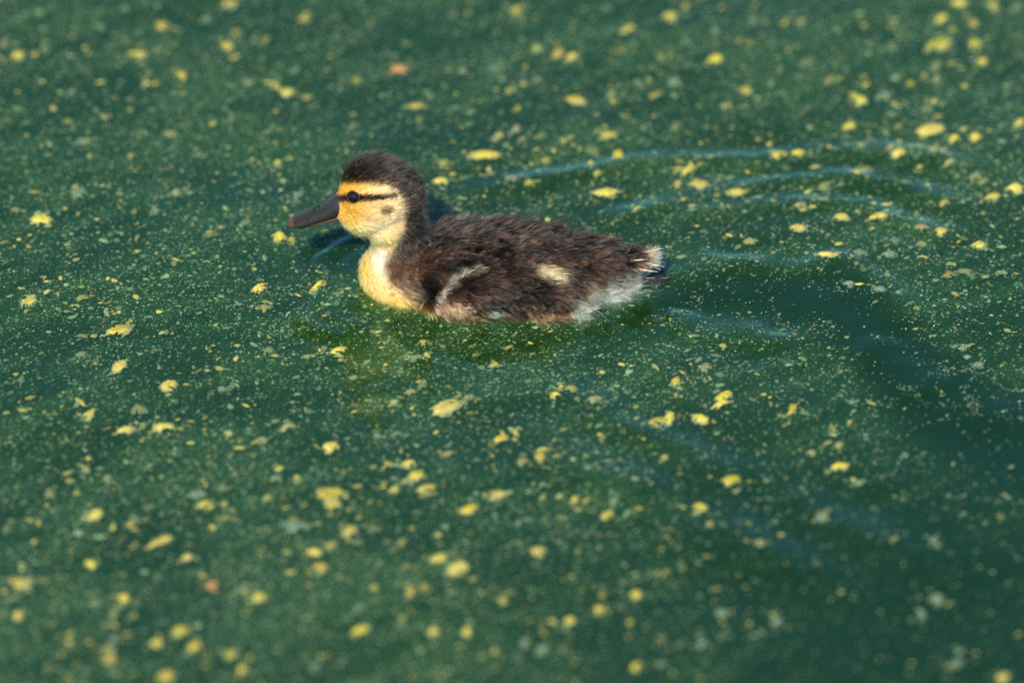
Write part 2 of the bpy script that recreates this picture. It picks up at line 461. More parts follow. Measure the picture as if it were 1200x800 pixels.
# --- down: strands grown from the body
bmesh_me.calc_loop_triangles()
T = np.array([tuple(t.vertices) for t in bmesh_me.loop_triangles])
VN = np.zeros(nv * 3); bmesh_me.vertices.foreach_get('normal', VN); VN = VN.reshape(-1, 3)
A_, B_, C_ = BV[T[:, 0]], BV[T[:, 1]], BV[T[:, 2]]
cen = (A_ + B_ + C_) / 3
area = np.linalg.norm(np.cross(B_ - A_, C_ - A_), axis=1) / 2
dens = np.where(cen[:, 2] > -9 * S, 1.0, 0.0)
dens *= 1 + 1.3 * ((cen[:, 0] < -75 * S) & (cen[:, 2] > 55 * S))
bill_zone = (cen[:, 0] < -186 * S)
dens *= np.where(bill_zone, 0, 1)
p = area * dens; p /= p.sum()
NH = 190000
ti = R.choice(len(T), NH, p=p)
r1, r2 = np.sqrt(R.random(NH)), R.random(NH)
w0, w1, w2 = (1 - r1)[:, None], (r1 * (1 - r2))[:, None], (r1 * r2)[:, None]
ROOT = A_[ti] * w0 + B_[ti] * w1 + C_[ti] * w2
NRM = VN[T[ti, 0]] * w0 + VN[T[ti, 1]] * w1 + VN[T[ti, 2]] * w2
NRM /= np.linalg.norm(NRM, axis=1)[:, None]
eyeP, eyeN = on_body(414, 231)
# keep the eyes free
for s in (1, -1):
    e = eyeP * np.array([1, s, 1])
    k = np.linalg.norm(ROOT - e, axis=1) > 6.4 * S
    ROOT, NRM = ROOT[k], NRM[k]
NH = len(ROOT)
X, Y, Z = (ROOT / S).T
px, py = near_px(ROOT)
headw = smooth(70, 86, Z) * smooth(-62, -86, X)
neckw = smooth(36, 52, Z) * smooth(-70, -92, X) * (1 - headw)
breastw = smooth(-70, -120, X) * (1 - headw) * (1 - neckw)
bodyw = np.clip(1 - headw - neckw - breastw, 0, 1)
tailw = smooth(120, 160, X) * bodyw
underw = smooth(85, 110, X) * smooth(26, 8, Z) * bodyw
hd = ROOT / S - np.array([-214., 0, 92.]); hd /= np.linalg.norm(hd, axis=1)[:, None]
hd[:, 2] -= .25 * smooth(118, 90, Z)
side = np.sign(Y)
bd = np.stack([np.ones(NH), .12 * side, -.28 * smooth(60, 0, Z) * np.ones(NH)], 1)
DIR = headw[:, None] * hd + neckw[:, None] * np.array([.45, 0, -.8]) + breastw[:, None] * np.array([.75, 0, -.55]) + bodyw[:, None] * bd
DIR += underw[:, None] * np.array([0, 0, -.5])
# tufts: neighbouring strands share a guide, a lean and a shade
isc = R.choice(NH, NH // 11, replace=False)
kd = KDTree(len(isc))
for i, j in enumerate(isc): kd.insert(ROOT[j], i)
kd.balance()
own = np.array([kd.find(r)[1] for r in ROOT])
cl_dir = R.normal(0, .20, (len(isc), 3))[own]; cl_lift = R.normal(0, .16, len(isc))[own]; cl_len = R.uniform(.75, 1.3, len(isc))[own]
cl_shade = R.lognormal(0, .5, len(isc))[own].clip(.3, 2.8)
# coherent disorder
sn = np.stack([fbm(px / 14, py / 14, 61, 3), fbm(px / 14, py / 14, 62, 3), fbm(px / 14, py / 14, 63, 3)], 1) - .5
amp = .35 * headw + .5 * neckw + .4 * breastw + .9 * bodyw
DIR = DIR + sn * amp[:, None] + R.normal(0, .09, (NH, 3)) + cl_dir * (.5 + .8 * bodyw)[:, None]
TAN = DIR - (DIR * NRM).sum(1)[:, None] * NRM
TAN /= np.linalg.norm(TAN, axis=1)[:, None] + 1e-9
capm = soft(pd(px, py, CAP), 2)
L_ = headw * (5.5 + 8.0 * capm) + neckw * 8 + breastw * 8 + bodyw * 20
L_ += underw * 14 + tailw * -3 - 4 * smooth(40, 10, Z) * bodyw * (1 - underw)
topw = smooth(290, 262, py) * bodyw
L_ += 5 * topw
L_ *= (.75 + .4 * R.random(NH)) * cl_len
fly = R.random(NH) < .03 + .10 * topw + .05 * headw * capm
L_ = np.where(fly, L_ * (1.4 + .5 * topw), L_)
LIFT = .30 * headw + .25 * capm * headw + .28 * neckw + .22 * breastw + .34 * bodyw + .16 * topw - .1 * underw - .15 * tailw
LIFT = np.maximum(LIFT + R.normal(0, .06, NH) + cl_lift * (.6 + .6 * bodyw) + (.35 + .2 * topw) * fly, .04)
# near the bill the down is short
nb = smooth(-172, -186, X) * headw
L_ *= 1 - .55 * nb
NP = 6
tt = np.linspace(0, 1, NP)
# clumps
wet = np.clip(smooth(26, 4, Z) * bodyw + .25 * breastw, 0, 1)
PTS = np.zeros((NH, NP, 3))
step = (L_ * S / (NP - 1))[:, None]
cur = ROOT - NRM * (.6 * S); PTS[:, 0] = cur
bend = R.normal(0, .10, (NH, 3))
for k in range(1, NP):
    lf = LIFT * (1.15 - .75 * tt[k])
    dr = TAN * np.cos(lf)[:, None] + NRM * np.sin(lf)[:, None] + bend * tt[k]
    dr[:, 2] -= .10 * tt[k]
    dr /= np.linalg.norm(dr, axis=1)[:, None]
    cur = cur + dr * step; PTS[:, k] = cur
guide = PTS[isc[own]]
near_ok = np.linalg.norm(guide[:, 0] - ROOT, axis=1) < 9 * S
cf = (.50 * headw + .55 * neckw + .5 * breastw + .62 * bodyw + .35 * wet) * near_ok * (.55 + .45 * R.random(NH)) * ~fly
cf = np.clip(cf, 0, .93)
tw = (tt[None, :] ** 1.25) * cf[:, None]
PTS = PTS * (1 - tw[:, :, None]) + guide * tw[:, :, None]
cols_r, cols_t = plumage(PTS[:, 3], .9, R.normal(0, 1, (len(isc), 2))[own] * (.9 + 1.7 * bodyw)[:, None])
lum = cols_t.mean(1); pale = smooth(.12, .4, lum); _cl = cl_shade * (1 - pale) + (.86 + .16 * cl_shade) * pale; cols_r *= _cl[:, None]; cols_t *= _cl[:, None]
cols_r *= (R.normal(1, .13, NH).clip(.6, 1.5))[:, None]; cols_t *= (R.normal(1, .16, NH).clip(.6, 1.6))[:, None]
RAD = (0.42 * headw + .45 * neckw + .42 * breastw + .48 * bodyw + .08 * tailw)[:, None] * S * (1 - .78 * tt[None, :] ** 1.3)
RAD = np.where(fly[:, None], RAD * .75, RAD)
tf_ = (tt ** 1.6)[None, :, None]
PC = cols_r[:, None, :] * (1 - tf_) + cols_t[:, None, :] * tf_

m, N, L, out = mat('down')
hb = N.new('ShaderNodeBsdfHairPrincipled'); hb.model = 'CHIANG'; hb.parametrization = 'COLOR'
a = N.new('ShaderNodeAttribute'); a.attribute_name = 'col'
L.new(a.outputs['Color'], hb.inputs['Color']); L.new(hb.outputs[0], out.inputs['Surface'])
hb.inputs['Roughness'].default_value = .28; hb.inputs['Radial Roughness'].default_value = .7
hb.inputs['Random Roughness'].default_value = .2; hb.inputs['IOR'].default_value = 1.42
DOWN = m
def strands(name, sel):
    n_ = int(sel.sum())
    hc = bpy.data.hair_curves.new(name); hc.add_curves([NP] * n_)
    hc.points.foreach_set('position', PTS[sel].astype(np.float32).ravel())
    ra = hc.attributes.get('radius') or hc.attributes.new('radius', 'FLOAT', 'POINT')
    ra.data.foreach_set('value', RAD[sel].astype(np.float32).ravel())
    ca = hc.attributes.new('col', 'FLOAT_COLOR', 'POINT')
    c4 = np.concatenate([PC[sel], np.ones((n_, NP, 1))], -1).clip(0, .95)
    ca.data.foreach_set('color', c4.astype(np.float32).ravel())
    hc.materials.append(DOWN)
    o = bpy.data.objects.new(name, hc); COL.objects.link(o); o.parent = duck
    return o
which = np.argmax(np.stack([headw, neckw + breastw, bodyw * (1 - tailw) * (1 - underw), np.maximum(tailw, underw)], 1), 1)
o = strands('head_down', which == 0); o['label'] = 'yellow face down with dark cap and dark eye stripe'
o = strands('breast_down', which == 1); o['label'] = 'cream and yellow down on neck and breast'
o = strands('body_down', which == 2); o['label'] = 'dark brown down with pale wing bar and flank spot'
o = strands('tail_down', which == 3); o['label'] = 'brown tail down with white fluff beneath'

# --- bill
BILL = attr_mat('bill_horn', .27, .10)
BILL.node_tree.nodes['Principled BSDF'].inputs['Specular IOR Level'].default_value = .3
BILL.node_tree.nodes['Principled BSDF'].inputs['Coat Roughness'].default_value = .2
def bill_part(name, secs, colf, parent, nseg=20):
    """secs: (x, z centre, half width, upper height, lower height)"""
    V, Fc, C = [], [], []
    secs = spline(secs, 6)
    for (x, z, hw, hu, hl) in secs:
        for k in range(nseg):
            t = 2 * math.pi * k / nseg
            c, s = math.cos(t), math.sin(t)
            yy = hw * math.copysign(abs(c) ** .8, c)
            zz = (hu if s > 0 else hl) * math.copysign(abs(s) ** .9, s)
            V.append((x, yy, z + zz))
    ns = len(secs)
    for i in range(ns - 1):
        for k in range(nseg):
            k2 = (k + 1) % nseg
            Fc.append((i * nseg + k, i * nseg + k2, (i + 1) * nseg + k2, (i + 1) * nseg + k))
    Fc.append(tuple(range(nseg))[::-1]); Fc.append(tuple((ns - 1) * nseg + k for k in range(nseg)))
    V = np.array(V)
    return mesh_obj(name, V * S, Fc, BILL, parent, True, colf(V))
def bill_col(V):
    c = np.tile(np.array([.024, .0235, .019]), (len(V), 1))
    nzv = fbm(V[:, 0] / 7, V[:, 1] / 5 + V[:, 2] / 4, 77, 3)
    c *= (.75 + .5 * nzv)[:, None]
    ed = smooth(-234, -243, V[:, 0]); c = mixc(c, .75 * ed, (.16, .06, .035))
    top = smooth(9, 14, V[:, 2] - (100 + (V[:, 0] + 190) * .42)); c = mixc(c, .5 * top, (.035, .035, .045))
    low = smooth(-2.5, -4.5, V[:, 2] - (98.5 + (V[:, 0] + 190) * .40)); c = mixc(c, .35 * low * smooth(-225, -205, V[:, 0]), (.3, .18, .06))
    return c
bill = bill_part('bill', [(-172, 108, 16.5, 13, 12), (-184, 104, 17, 17.0, 11.5), (-196, 97.5, 16.5, 14.0, 9.0), (-209, 90.5, 15.8, 9.6, 7.0), (-221, 85, 15.6, 8.6, 6.2),
                          (-231, 81, 14.2, 6.8, 5.4), (-238, 78.6, 11.6, 5.4, 4.4), (-242.5, 77.2, 7.6, 3.8, 3.0), (-244.4, 76.6, 1.6, 1.0, .8)], bill_col, duck)
bill['label'] = 'dark grey bill with reddish brown tip'
bill_part('lower_mandible', [(-174, 96, 14, 4, 6), (-190, 90.8, 13.2, 3, 5.6), (-206, 84.8, 12.6, 2.5, 4.0), (-222, 79, 12, 2, 2.6), (-232, 76.0, 9.6, 1.6, 1.8), (-237, 75, 2, .5, .5)],
          lambda V: np.tile(np.array([.09, .05, .03]), (len(V), 1)), bill)
dk = principled('nostril_dark', (.008, .008, .009), .5)
bb = BVHTree.FromPolygons([tuple(v.co) for v in bill.data.vertices], [tuple(p.vertices) for p in bill.data.polygons])
def bill_hit(px, py):
    rd = ray(px, py) @ RM
    h = bb.ray_cast(Vector(to_local_pt(CAM)), Vector(rd))
    if h[0] is None: return None, None
    nn = np.array(h[1])
    return np.array(h[0]), nn * (-1 if nn.dot(rd) > 0 else 1)
def lens(name, P, nrm, rx, ry, rz, m, parent, along=(1, 0, 0), seg=20, rings=10):
    """flattened bead seated on a surface"""
    nrm = Vector(nrm).normalized(); t = (Vector(along) - nrm * Vector(along).dot(nrm)).normalized(); b = nrm.cross(t)
    M = Matrix((t, b, nrm)).transposed().to_4x4()
    bm = bmesh.new(); bmesh.ops.create_uvsphere(bm, u_segments=seg, v_segments=rings, radius=1, matrix=Matrix.Translation(Vector(P)) @ M @ Matrix.Diagonal((rx * S, ry * S, rz * S, 1)))
    me = bpy.data.meshes.new(name); bm.to_mesh(me); bm.free(); me.materials.append(m)
    me.polygons.foreach_set('use_smooth', [True] * len(me.polygons))
    o = bpy.data.objects.new(name, me); COL.objects.link(o); o.parent = parent
    return o
nP, nN = bill_hit(371, 243)
for s in (1, -1):
    q = np.array([1, s, 1])
    lens('nostril', (nP + nN * .4 * S) * q, nN * q, 5.0, 3.0, 1.5, dk, bill, (-1, 0, -.42))

# --- eyes
eyem = principled('eye_dark', (.008, .005, .004), .06, **{'Specular IOR Level': .35})
lidm = principled('eyelid_skin', (.03, .02, .015), .6)
for s in (1, -1):
    q = np.array([1, s, 1]); e = eyeP * q; n_ = eyeN * q
    n_ = n_ * .6 + np.array([-.15, -s * .8, .2]); n_ /= np.linalg.norm(n_)
    eye = lens('eye', e - n_ * 1.2 * S, n_, 7.6, 6.9, 5.4, eyem, duck, (1, 0, .05), 28, 16)
    # eyelid rim: a thin ring round the eye
    nn = Vector(n_); t = (Vector((1, 0, .05)) - nn * nn.x).normalized(); b = nn.cross(t)
    V, Fc = [], []
    K, J = 28, 6
    for i in range(K):
        a = 2 * math.pi * i / K
        rad = t * (math.cos(a) * 8.0 * S) + b * (math.sin(a) * 7.1 * S)
        for j in range(J):
            c = 2 * math.pi * j / J
            V.append(Vector(e) + nn * (.2 * S) + rad * (1 + .13 * math.cos(c)) + nn * (1.0 * S * math.sin(c)))
    for i in range(K):
        for j in range(J):
            Fc.append((i * J + j, ((i + 1) % K) * J + j, ((i + 1) % K) * J + (j + 1) % J, i * J + (j + 1) % J))
    mesh_obj('eyelid', V, Fc, lidm, eye)

# --- tail quills, wing quills: narrow vaned feathers
FEA = attr_mat('quill_vane', .7, .2)
def feather(name, P, d, nrm, ln, wd, c0, c1, droop=0.0, K=9):
    P = np.asarray(P, float); d = np.asarray(d, float); d /= np.linalg.norm(d)
    nrm = np.asarray(nrm, float); nrm -= d * nrm.dot(d); nrm /= np.linalg.norm(nrm); sd = np.cross(d, nrm)
    V, Fc, C = [], [], []
    for i in range(K + 1):
        t = i / K
        c = P + d * ln * S * t - np.array([0, 0, 1]) * droop * S * t * t
        wdt = wd * (math.sin(math.pi * min(1, t * .9 + .12)) ** .8) * (1 - t ** 4) + .15
        j = (1 + .35 * math.sin(i * 2.4 + P[0] * 9000)) if i > K * .45 else 1
        for s_, up in ((-1, 0), (0, .35 * wdt), (1, 0)):
            V.append(c + sd * s_ * wdt * j * S + nrm * up * S)
            cc = np.asarray(c0) * (1 - t) + np.asarray(c1) * t
            C.append(cc * (.85 if s_ == 0 else 1))
        V.append(c - nrm * .25 * S); C.append(np.asarray(c0) * .8)
    for i in range(K):
        a, b = i * 4, (i + 1) * 4
        for q, r in ((0, 1), (1, 2), (2, 3), (3, 0)):
            Fc.append((a + q, a + r, b + r, b + q))
    Fc.append((0, 3, 2, 1)); e = K * 4; Fc.append((e, e + 1, e + 2, e + 3))
    return mesh_obj(name, V, Fc, FEA, duck, True, np.array(C))
for i in range(24):
    f = R.uniform(-1, 1)
    P = np.array([158 + R.normal(0, 5), f * 17, 36 + 6 * (1 - f * f) + R.normal(0, 2.5)]) * S
    feather('tail_feather', P, (1, f * .35 + R.normal(0, .06), .10 + R.normal(0, .13)), (R.normal(0, .3), R.normal(0, .5), 1), 31 + R.normal(0, 6) - 5 * abs(f), R.uniform(1.3, 2.6), (.16, .075, .04), (.85, .66, .45), 1.5)
for i in range(5):
    f = (i - 2) / 2
    feather('undertail_plume', np.array([132 + R.normal(0, 4), f * 24, 14 + R.normal(0, 2)]) * S, (1, f * .3 + R.normal(0, .12), .0 + R.normal(0, .14)), (0, 0, 1), 30 + R.normal(0, 5), 1.2, (.55, .30, .16), (.80, .74, .64), 4)
# wing tufts: stiff rusty quills on each flank, and wet spikes behind them
for k, (a_, b_) in enumerate([(517, 366), (519, 363), (521, 360), (524, 357), (528, 355), (522, 369), (530, 368), (536, 362)]):
    P, n_ = on_body(a_, b_)
    if P is None: continue
    for s in (1, -1):
        q = np.array([1, s, 1])
        feather('wing_quill', (P + n_ * 1.5 * S) * q, np.array([1, -.16, .05 + .07 * (k - 3)]) * q, n_ * q, 24 + R.normal(0, 3), 1.5, (.26, .12, .06), (.62, .40, .25), 0)
for k, (a_, b_, dx, dz) in enumerate([(628, 352, .45, -.8), (636, 350, .35, -.9), (646, 353, .1, -1), (655, 353, -.15, -1), (612, 358, .7, -.7), (664, 352, -.1, -1), (598, 362, .9, -.5), (672, 348, .2, -1)]):
    P, n_ = on_body(a_, b_)
    if P is None: continue
    for s in (1, -1):
        q = np.array([1, s, 1])
        feather('wet_flank_spike', (P + n_ * 2.2 * S) * q, (np.array([dx, 0, dz]) + n_ * .25) * q, n_ * q, 19 + R.normal(0, 3), 1.1, (.05, .028, .018), (.42, .24, .13), 0)

# --- trailing webbed foot at the surface
FOOT = principled('foot_skin', (.022, .020, .022), .35, .35, 900, **{'Coat Weight': .4})
def foot(P, sd):
    V = []; Fc = []
    toes = [(-.42, 30), (-.02, 38), (.40, 32)]
    pts = [(0, 0)]
    ring = []
    for i, (a, l) in enumerate(toes):
        ring.append((math.cos(a) * l, math.sin(a) * l))
        if i < 2:
            a2, l2 = toes[i + 1]; ring.append((math.cos((a + a2) / 2) * min(l, l2) * .93, math.sin((a + a2) / 2) * min(l, l2) * .93))
    n_ = len(ring); rows = 5
    for r in range(rows + 1):
        for x, y in ring:
            V.append((x * r / rows, y * r / rows, 1.2 * math.sin(r * 1.1) * .5))
    for r in range(rows):
        for i in range(n_ - 1):
            a = r * n_ + i; Fc.append((a, a + 1, a + n_ + 1, a + n_))
    nb_ = len(V)
    V += [(x, y, z - .7) for x, y, z in V]
    Fc += [tuple(q + nb_ for q in f[::-1]) for f in Fc]
    root = mesh_obj('foot', np.array(V) * S, Fc, FOOT, duck)
    for a, l in toes:
        bmx = bmesh.new()
        K = 8
        rings = []
        for i in range(K + 1):
            t = i / K; rr = (1.9 - 1.1 * t) * (1.15 if i % 3 == 1 else 1)
            c = (math.cos(a) * l * t * 1.04, math.sin(a) * l * t * 1.04, .4)
            rings.append([bmx.verts.new((c[0] - math.sin(a) * rr * math.cos(u), c[1] + math.cos(a) * rr * math.cos(u), c[2] + rr * .8 * math.sin(u))) for u in np.linspace(0, 2 * math.pi, 7)[:-1]])
        for i in range(K):
            for j in range(6):
                bmx.faces.new((rings[i][j], rings[i][(j + 1) % 6], rings[i + 1][(j + 1) % 6], rings[i + 1][j]))
        bmx.faces.new(rings[-1]); bmx.faces.new(rings[0][::-1])
        bmesh.ops.scale(bmx, vec=(S, S, S), verts=bmx.verts)
        me = bpy.data.meshes.new('toe'); bmx.to_mesh(me); bmx.free(); me.materials.append(FOOT)
        me.polygons.foreach_set('use_smooth', [True] * len(me.polygons))
        o = bpy.data.objects.new('toe', me); COL.objects.link(o); o.parent = root
    root.location = Vector(P); root.rotation_euler = (math.radians(18 * sd), math.radians(-5), math.radians(-2))
    # shank from the belly to the foot
    bmx = bmesh.new()
    bmesh.ops.create_cone(bmx, cap_ends=True, segments=10, radius1=3.2 * S, radius2=2.2 * S, depth=60 * S,
                          matrix=Matrix.Translation((-28 * S, 0, -5 * S)) @ Matrix.Rotation(math.radians(80), 4, 'Y'))
    me = bpy.data.meshes.new('shank'); bmx.to_mesh(me); bmx.free(); me.materials.append(FOOT)
    o = bpy.data.objects.new('shank', me); COL.objects.link(o); o.parent = root
    return root
fp = to_local_pt(ground(748, 326, 0.0012)); foot(fp, 1)
foot(fp * np.array([1, 0, 1]) + np.array([-60 * S, 22 * S, -26 * S]), -1)

# --- beads of water on the duckling
bead = principled('water_bead', (1, 1, 1), .02, **{'Transmission Weight': 1.0, 'IOR': 1.33})
for (a_, b_, r_) in [(472.5, 299.5, 3.2), (458, 336, 2.2), (461, 343, 2.6), (456, 330, 1.5), (486, 349, 1.6), (413, 195, 1.5), (426, 199, 1.3), (421, 206, 1.2), (440, 198, 1.2), (572, 317, 1.3)]:
    P, n_ = on_body(a_, b_)
    if P is not None:
        lens('water_droplet', P + n_ * (3.5 if b_ < 280 else 4.5) * S, n_, r_, r_ * .9, r_ * .8, bead, duck)
for (a_, b_, r_) in [(361, 258, 1.7), (363, 261, 1.2), (358, 262, 1.0), (352, 255, .9), (346, 262, 1.0), (375, 255, 1.0), (366, 249, .8)]:
    P, n_ = bill_hit(a_, b_)
    if P is not None:
        lens('water_droplet', P, n_, r_, r_ * .8, r_ * .5, bead, bill)

# ------------------------------------------------------------------ floating algae
ALG = attr_mat('algae', .85, .8, .0)
FL = """5,47,14,12 22,62,20,12 4,69,10,10 160,61,28,10 183,57,10,8 213,86,16,14 172,95,16,8 289,90,12,10 336,105,20,13 322,95,12,12 205,110,12,7 83,103,14,10p 270,2,22,12 242,18,14,12p 190,28,20,12
266,52,20,10 249,70,10,8 278,33,20,8 311,43,12,12 357,19,18,12 51,53,10,8 200,153,22,7 78,137,12,8 76,152,12,7 97,160,20,10p 55,170,10,6 92,220,24,12p 48,254,30,17 18,241,14,8 206,222,13,9 192,225,8,7 181,243,12,9p
288,258,14,10 273,260,12,7 325,187,12,8 343,181,12,7 350,225,14,16p 270,136,10,9 280,146,10,6 360,115,9,8 128,97,9,7 120,131,8,8 8,170,10,6 380,82,10,8 117,27,14,10p
467,78,24,13o 488,122,25,9 414,143,15,11 418,88,18,9 505,108,12,8 630,54,18,10 654,61,20,12 670,65,18,13 630,90,14,11 613,95,11,9 597,101,14,8 676,115,32,14 715,107,14,12p 747,94,16,9p 774,66,12,10 784,20,22,16 736,34,16,14
606,8,18,14 568,181,46,12 582,160,16,9 605,150,13,9 611,161,13,7 634,157,14,9 712,157,26,10 700,151,14,8 695,173,22,8 661,163,14,10 725,180,16,16 639,184,13,8 598,207,20,9 575,201,12,8 520,188,16,11 516,211,22,9 528,203,10,7
549,202,12,7 620,214,14,7 710,224,40,13 747,246,12,8 794,213,12,12 795,196,14,9 793,143,14,8 768,110,16,10 790,93,20,12p 651,230,10,7 579,74,16,10p 700,203,12,9 530,243,30,7p
883,23,16,12p 937,25,14,12p 1103,22,18,16 1124,3,26,12 1163,5,16,12 1141,26,16,12 1191,6,18,12p 1100,51,32,20 1143,50,20,16 1150,71,16,12 1045,29,12,12 1095,79,12,10 1098,91,12,10 1067,96,13,10 914,80,10,9 943,73,14,9 970,94,13,9
838,70,22,16 867,48,12,10 874,106,20,12 851,122,18,10 835,149,11,8 904,96,12,10p 1007,117,24,14 1095,118,14,10 1087,125,12,9 1036,109,20,14p 995,147,19,12 1053,147,12,8 1040,155,9,8 1090,152,40,20 1118,162,16,12 1143,161,18,13
1195,143,14,14 1186,153,9,8 1095,176,15,9 1053,182,20,12 1044,173,12,8 1012,167,14,10 912,181,20,12 935,179,20,10 963,179,10,8 818,183,12,8 806,198,18,12 820,214,31,15 845,203,9,8 967,215,17,10 1012,196,18,9 1060,212,12,9 1113,192,13,9
1143,206,15,9 1153,212,12,8 1190,222,26,15 1163,231,20,11 1156,241,12,7 1130,221,9,8 1107,236,14,9 863,225,28,8 915,234,14,6 938,241,17,8 948,224,10,6 965,231,20,8 986,253,22,9 1028,254,26,8 935,267,24,9 1080,268,20,7 813,240,12,6
878,281,16,7 962,270,10,7 925,279,10,8 967,299,28,8 990,298,12,5 1010,294,15,8 1042,295,22,8p 1048,278,14,8 1079,283,14,7 1103,272,18,12 1147,288,22,10 1083,299,9,6 1113,320,20,6 1130,317,22,7 1068,332,10,6 1124,344,14,6 1170,319,14,5
995,330,18,8p 1030,338,20,6p 816,395,10,7p 839,414,10,7 826,427,15,12 826,442,11,7 792,446,14,14 848,463,20,18 846,472,20,10 821,488,22,12 784,488,16,20 770,492,22,14 928,478,14,16 975,502,10,9 983,518,13,9 897,525,10,7 951,528,14,7 1005,469,12,6 1130,403,14,8p 1146,423,16,8p
397,410,22,12 441,391,9,7 458,401,12,6 496,400,14,8 488,417,22,8p 430,421,9,6 461,468,14,9 434,469,10,6 400,470,12,7 481,457,16,6 495,449,12,10 523,475,40,20 550,463,16,8p 338,498,18,9 387,522,22,14 406,518,10,7 587,513,20,11 603,506,12,9
526,528,18,8 465,504,14,8p 442,506,12,8p 579,425,14,8 669,452,18,10 651,462,14,8 695,468,18,9 706,511,11,9 636,526,20,8
34,349,22,16 138,384,33,15 140,427,20,18 198,450,24,14 162,476,18,10 146,502,22,10 167,496,11,11 192,499,28,12 105,484,16,16 90,487,10,7 93,469,14,9p 46,421,12,7 32,440,12,7 95,410,14,9p 96,345,17,8 123,350,13,6 86,359,9,7 155,341,10,7p 135,330,10,5 161,312,11,6
59,327,12,6 230,345,12,7 250,337,10,6 260,349,10,8 232,368,10,5 304,337,18,14 314,325,10,8 298,307,12,7 310,360,14,10 310,389,12,7 371,333,13,14 383,356,10,7 315,408,14,10 254,428,9,6 288,477,10,7p 268,506,14,10 305,513,18,9 260,452,12,8p 221,491,9,10 248,406,12,7p
327,277,20,16 342,279,12,9 381,272,12,8 245,272,14,8 218,286,12,7
22,682,32,16 15,697,18,8p 21,720,16,14 4,714,10,12 8,614,12,12 59,572,18,10 101,546,12,9 81,558,12,8 112,600,20,18 126,556,14,10 261,569,11,9 240,589,18,11 230,575,26,11p 188,632,20,18 213,605,9,8p 137,618,10,9 156,608,18,9 219,651,16,12 146,699,18,14
106,659,18,12 113,703,16,14p 134,719,14,12 249,684,20,12o 303,698,22,14 281,687,16,10p 212,739,26,14 228,758,20,14 183,754,20,12 129,771,20,15 125,758,14,10 81,752,14,14 134,745,16,12p 195,793,26,16 270,767,20,14 284,785,18,14 370,776,20,14p 96,797,16,10
348,557,12,8 313,580,12,8 323,556,16,8p 387,578,40,18 390,590,22,12 368,645,22,10 387,635,18,10 376,663,22,12 345,612,40,16p 306,645,10,10 263,603,16,8
422,573,10,8 410,620,22,14 436,615,12,9 470,633,12,11 455,543,14,10 478,543,20,11 488,557,24,13 500,573,26,12 462,573,16,9 549,597,22,14 583,580,26,13 514,654,24,12 537,666,30,17 475,662,14,12 480,694,16,14 497,686,14,12 532,691,12,10 439,686,16,10
422,737,22,14 472,721,14,10 508,739,18,12 547,739,16,14 593,693,14,10 631,646,24,13 650,631,10,8 673,585,13,11 633,537,16,12 613,540,16,10 577,546,10,8 712,603,18,11 735,600,12,12p 719,587,14,12p 693,552,10,8 778,535,12,8 780,668,13,12 745,694,18,12 702,712,18,12 668,726,18,14
615,749,16,14p 636,755,18,14p 776,743,14,12 774,773,16,12p 746,778,18,14 820,594,22,14 857,562,26,12 983,544,24,10 964,604,20,13p 832,613,12,9 891,637,14,10 846,712,20,14p 823,748,18,12p 1007,561,14,8p 1095,630,14,10p 1120,773,18,14p 1175,793,20,14 1098,698,24,14p 1080,717,16,16p 910,722,18,12p"""
flakes = []
for tok in FL.split():
    k = 'y'
    if tok[-1] in 'po': k, tok = tok[-1], tok[:-1]
    a_, b_, c_, d_ = map(float, tok.split(','))
    flakes.append((a_, b_, c_, d_, k))
flakes.sort(key=lambda f: -f[2] * f[3])

def ragged(n, seed, elong, hole=.0):
    """a ragged connected patch on an n x n grid: 2-D points in -1..1, quads"""
    rr = np.random.default_rng(seed)
    g = (np.arange(n) + .5) / n * 2 - 1
    X, Y = np.meshgrid(g, g)
    f = fbm(X * 2.0 + seed * 3.1, Y * 2.0 + 7.7, seed, 5)
    q = 1 - np.hypot(X, Y) + 1.9 * (f - .5) + .55 * (rr.random((n, n)) - .5)
    keep = q > .26
    lab = np.zeros((n, n), int); best, cur = 0, 0; bl = 0
    for i in range(n):
        for j in range(n):
            if keep[i, j] and not lab[i, j]:
                cur += 1; st = [(i, j)]; lab[i, j] = cur; c = 0
                while st:
                    a, b = st.pop(); c += 1
                    for x, y in ((a + 1, b), (a - 1, b), (a, b + 1), (a, b - 1)):
                        if 0 <= x < n and 0 <= y < n and keep[x, y] and not lab[x, y]:
                            lab[x, y] = cur; st.append((x, y))
                if c > best: best, bl = c, cur
    cells = [(i, j) for i in range(n) for j in range(n) if lab[i, j] == bl]
    vid = {}; pts = []; F = []
    def v(i, j):
        if (i, j) not in vid:
            vid[(i, j)] = len(pts); pts.append((j / n * 2 - 1, i / n * 2 - 1))
        return vid[(i, j)]
    for i, j in cells:
        F.append((v(i, j), v(i, j + 1), v(i + 1, j + 1), v(i + 1, j)))
    P = np.array(pts)
    E = {}
    for f in F:
        for a, b in zip(f, f[1:] + f[:1]):
            E.setdefault(a, set()).add(b); E.setdefault(b, set()).add(a)
    for _ in range(1):
        P = np.array([.5 * P[i] + .5 * P[list(E[i])].mean(0) for i in range(len(P))])
    P += rr.normal(0, .25 / n, P.shape)
    P -= (P.max(0) + P.min(0)) / 2
    P /= np.abs(P).max(0)
    return P, F
PROTO = [ragged(n, s, 1) for s, n in [(11, 18), (12, 20), (13, 22), (14, 16), (15, 18), (16, 20), (17, 15), (18, 16), (19, 22), (20, 18), (21, 14), (22, 14), (23, 20), (24, 18), (25, 16)]]

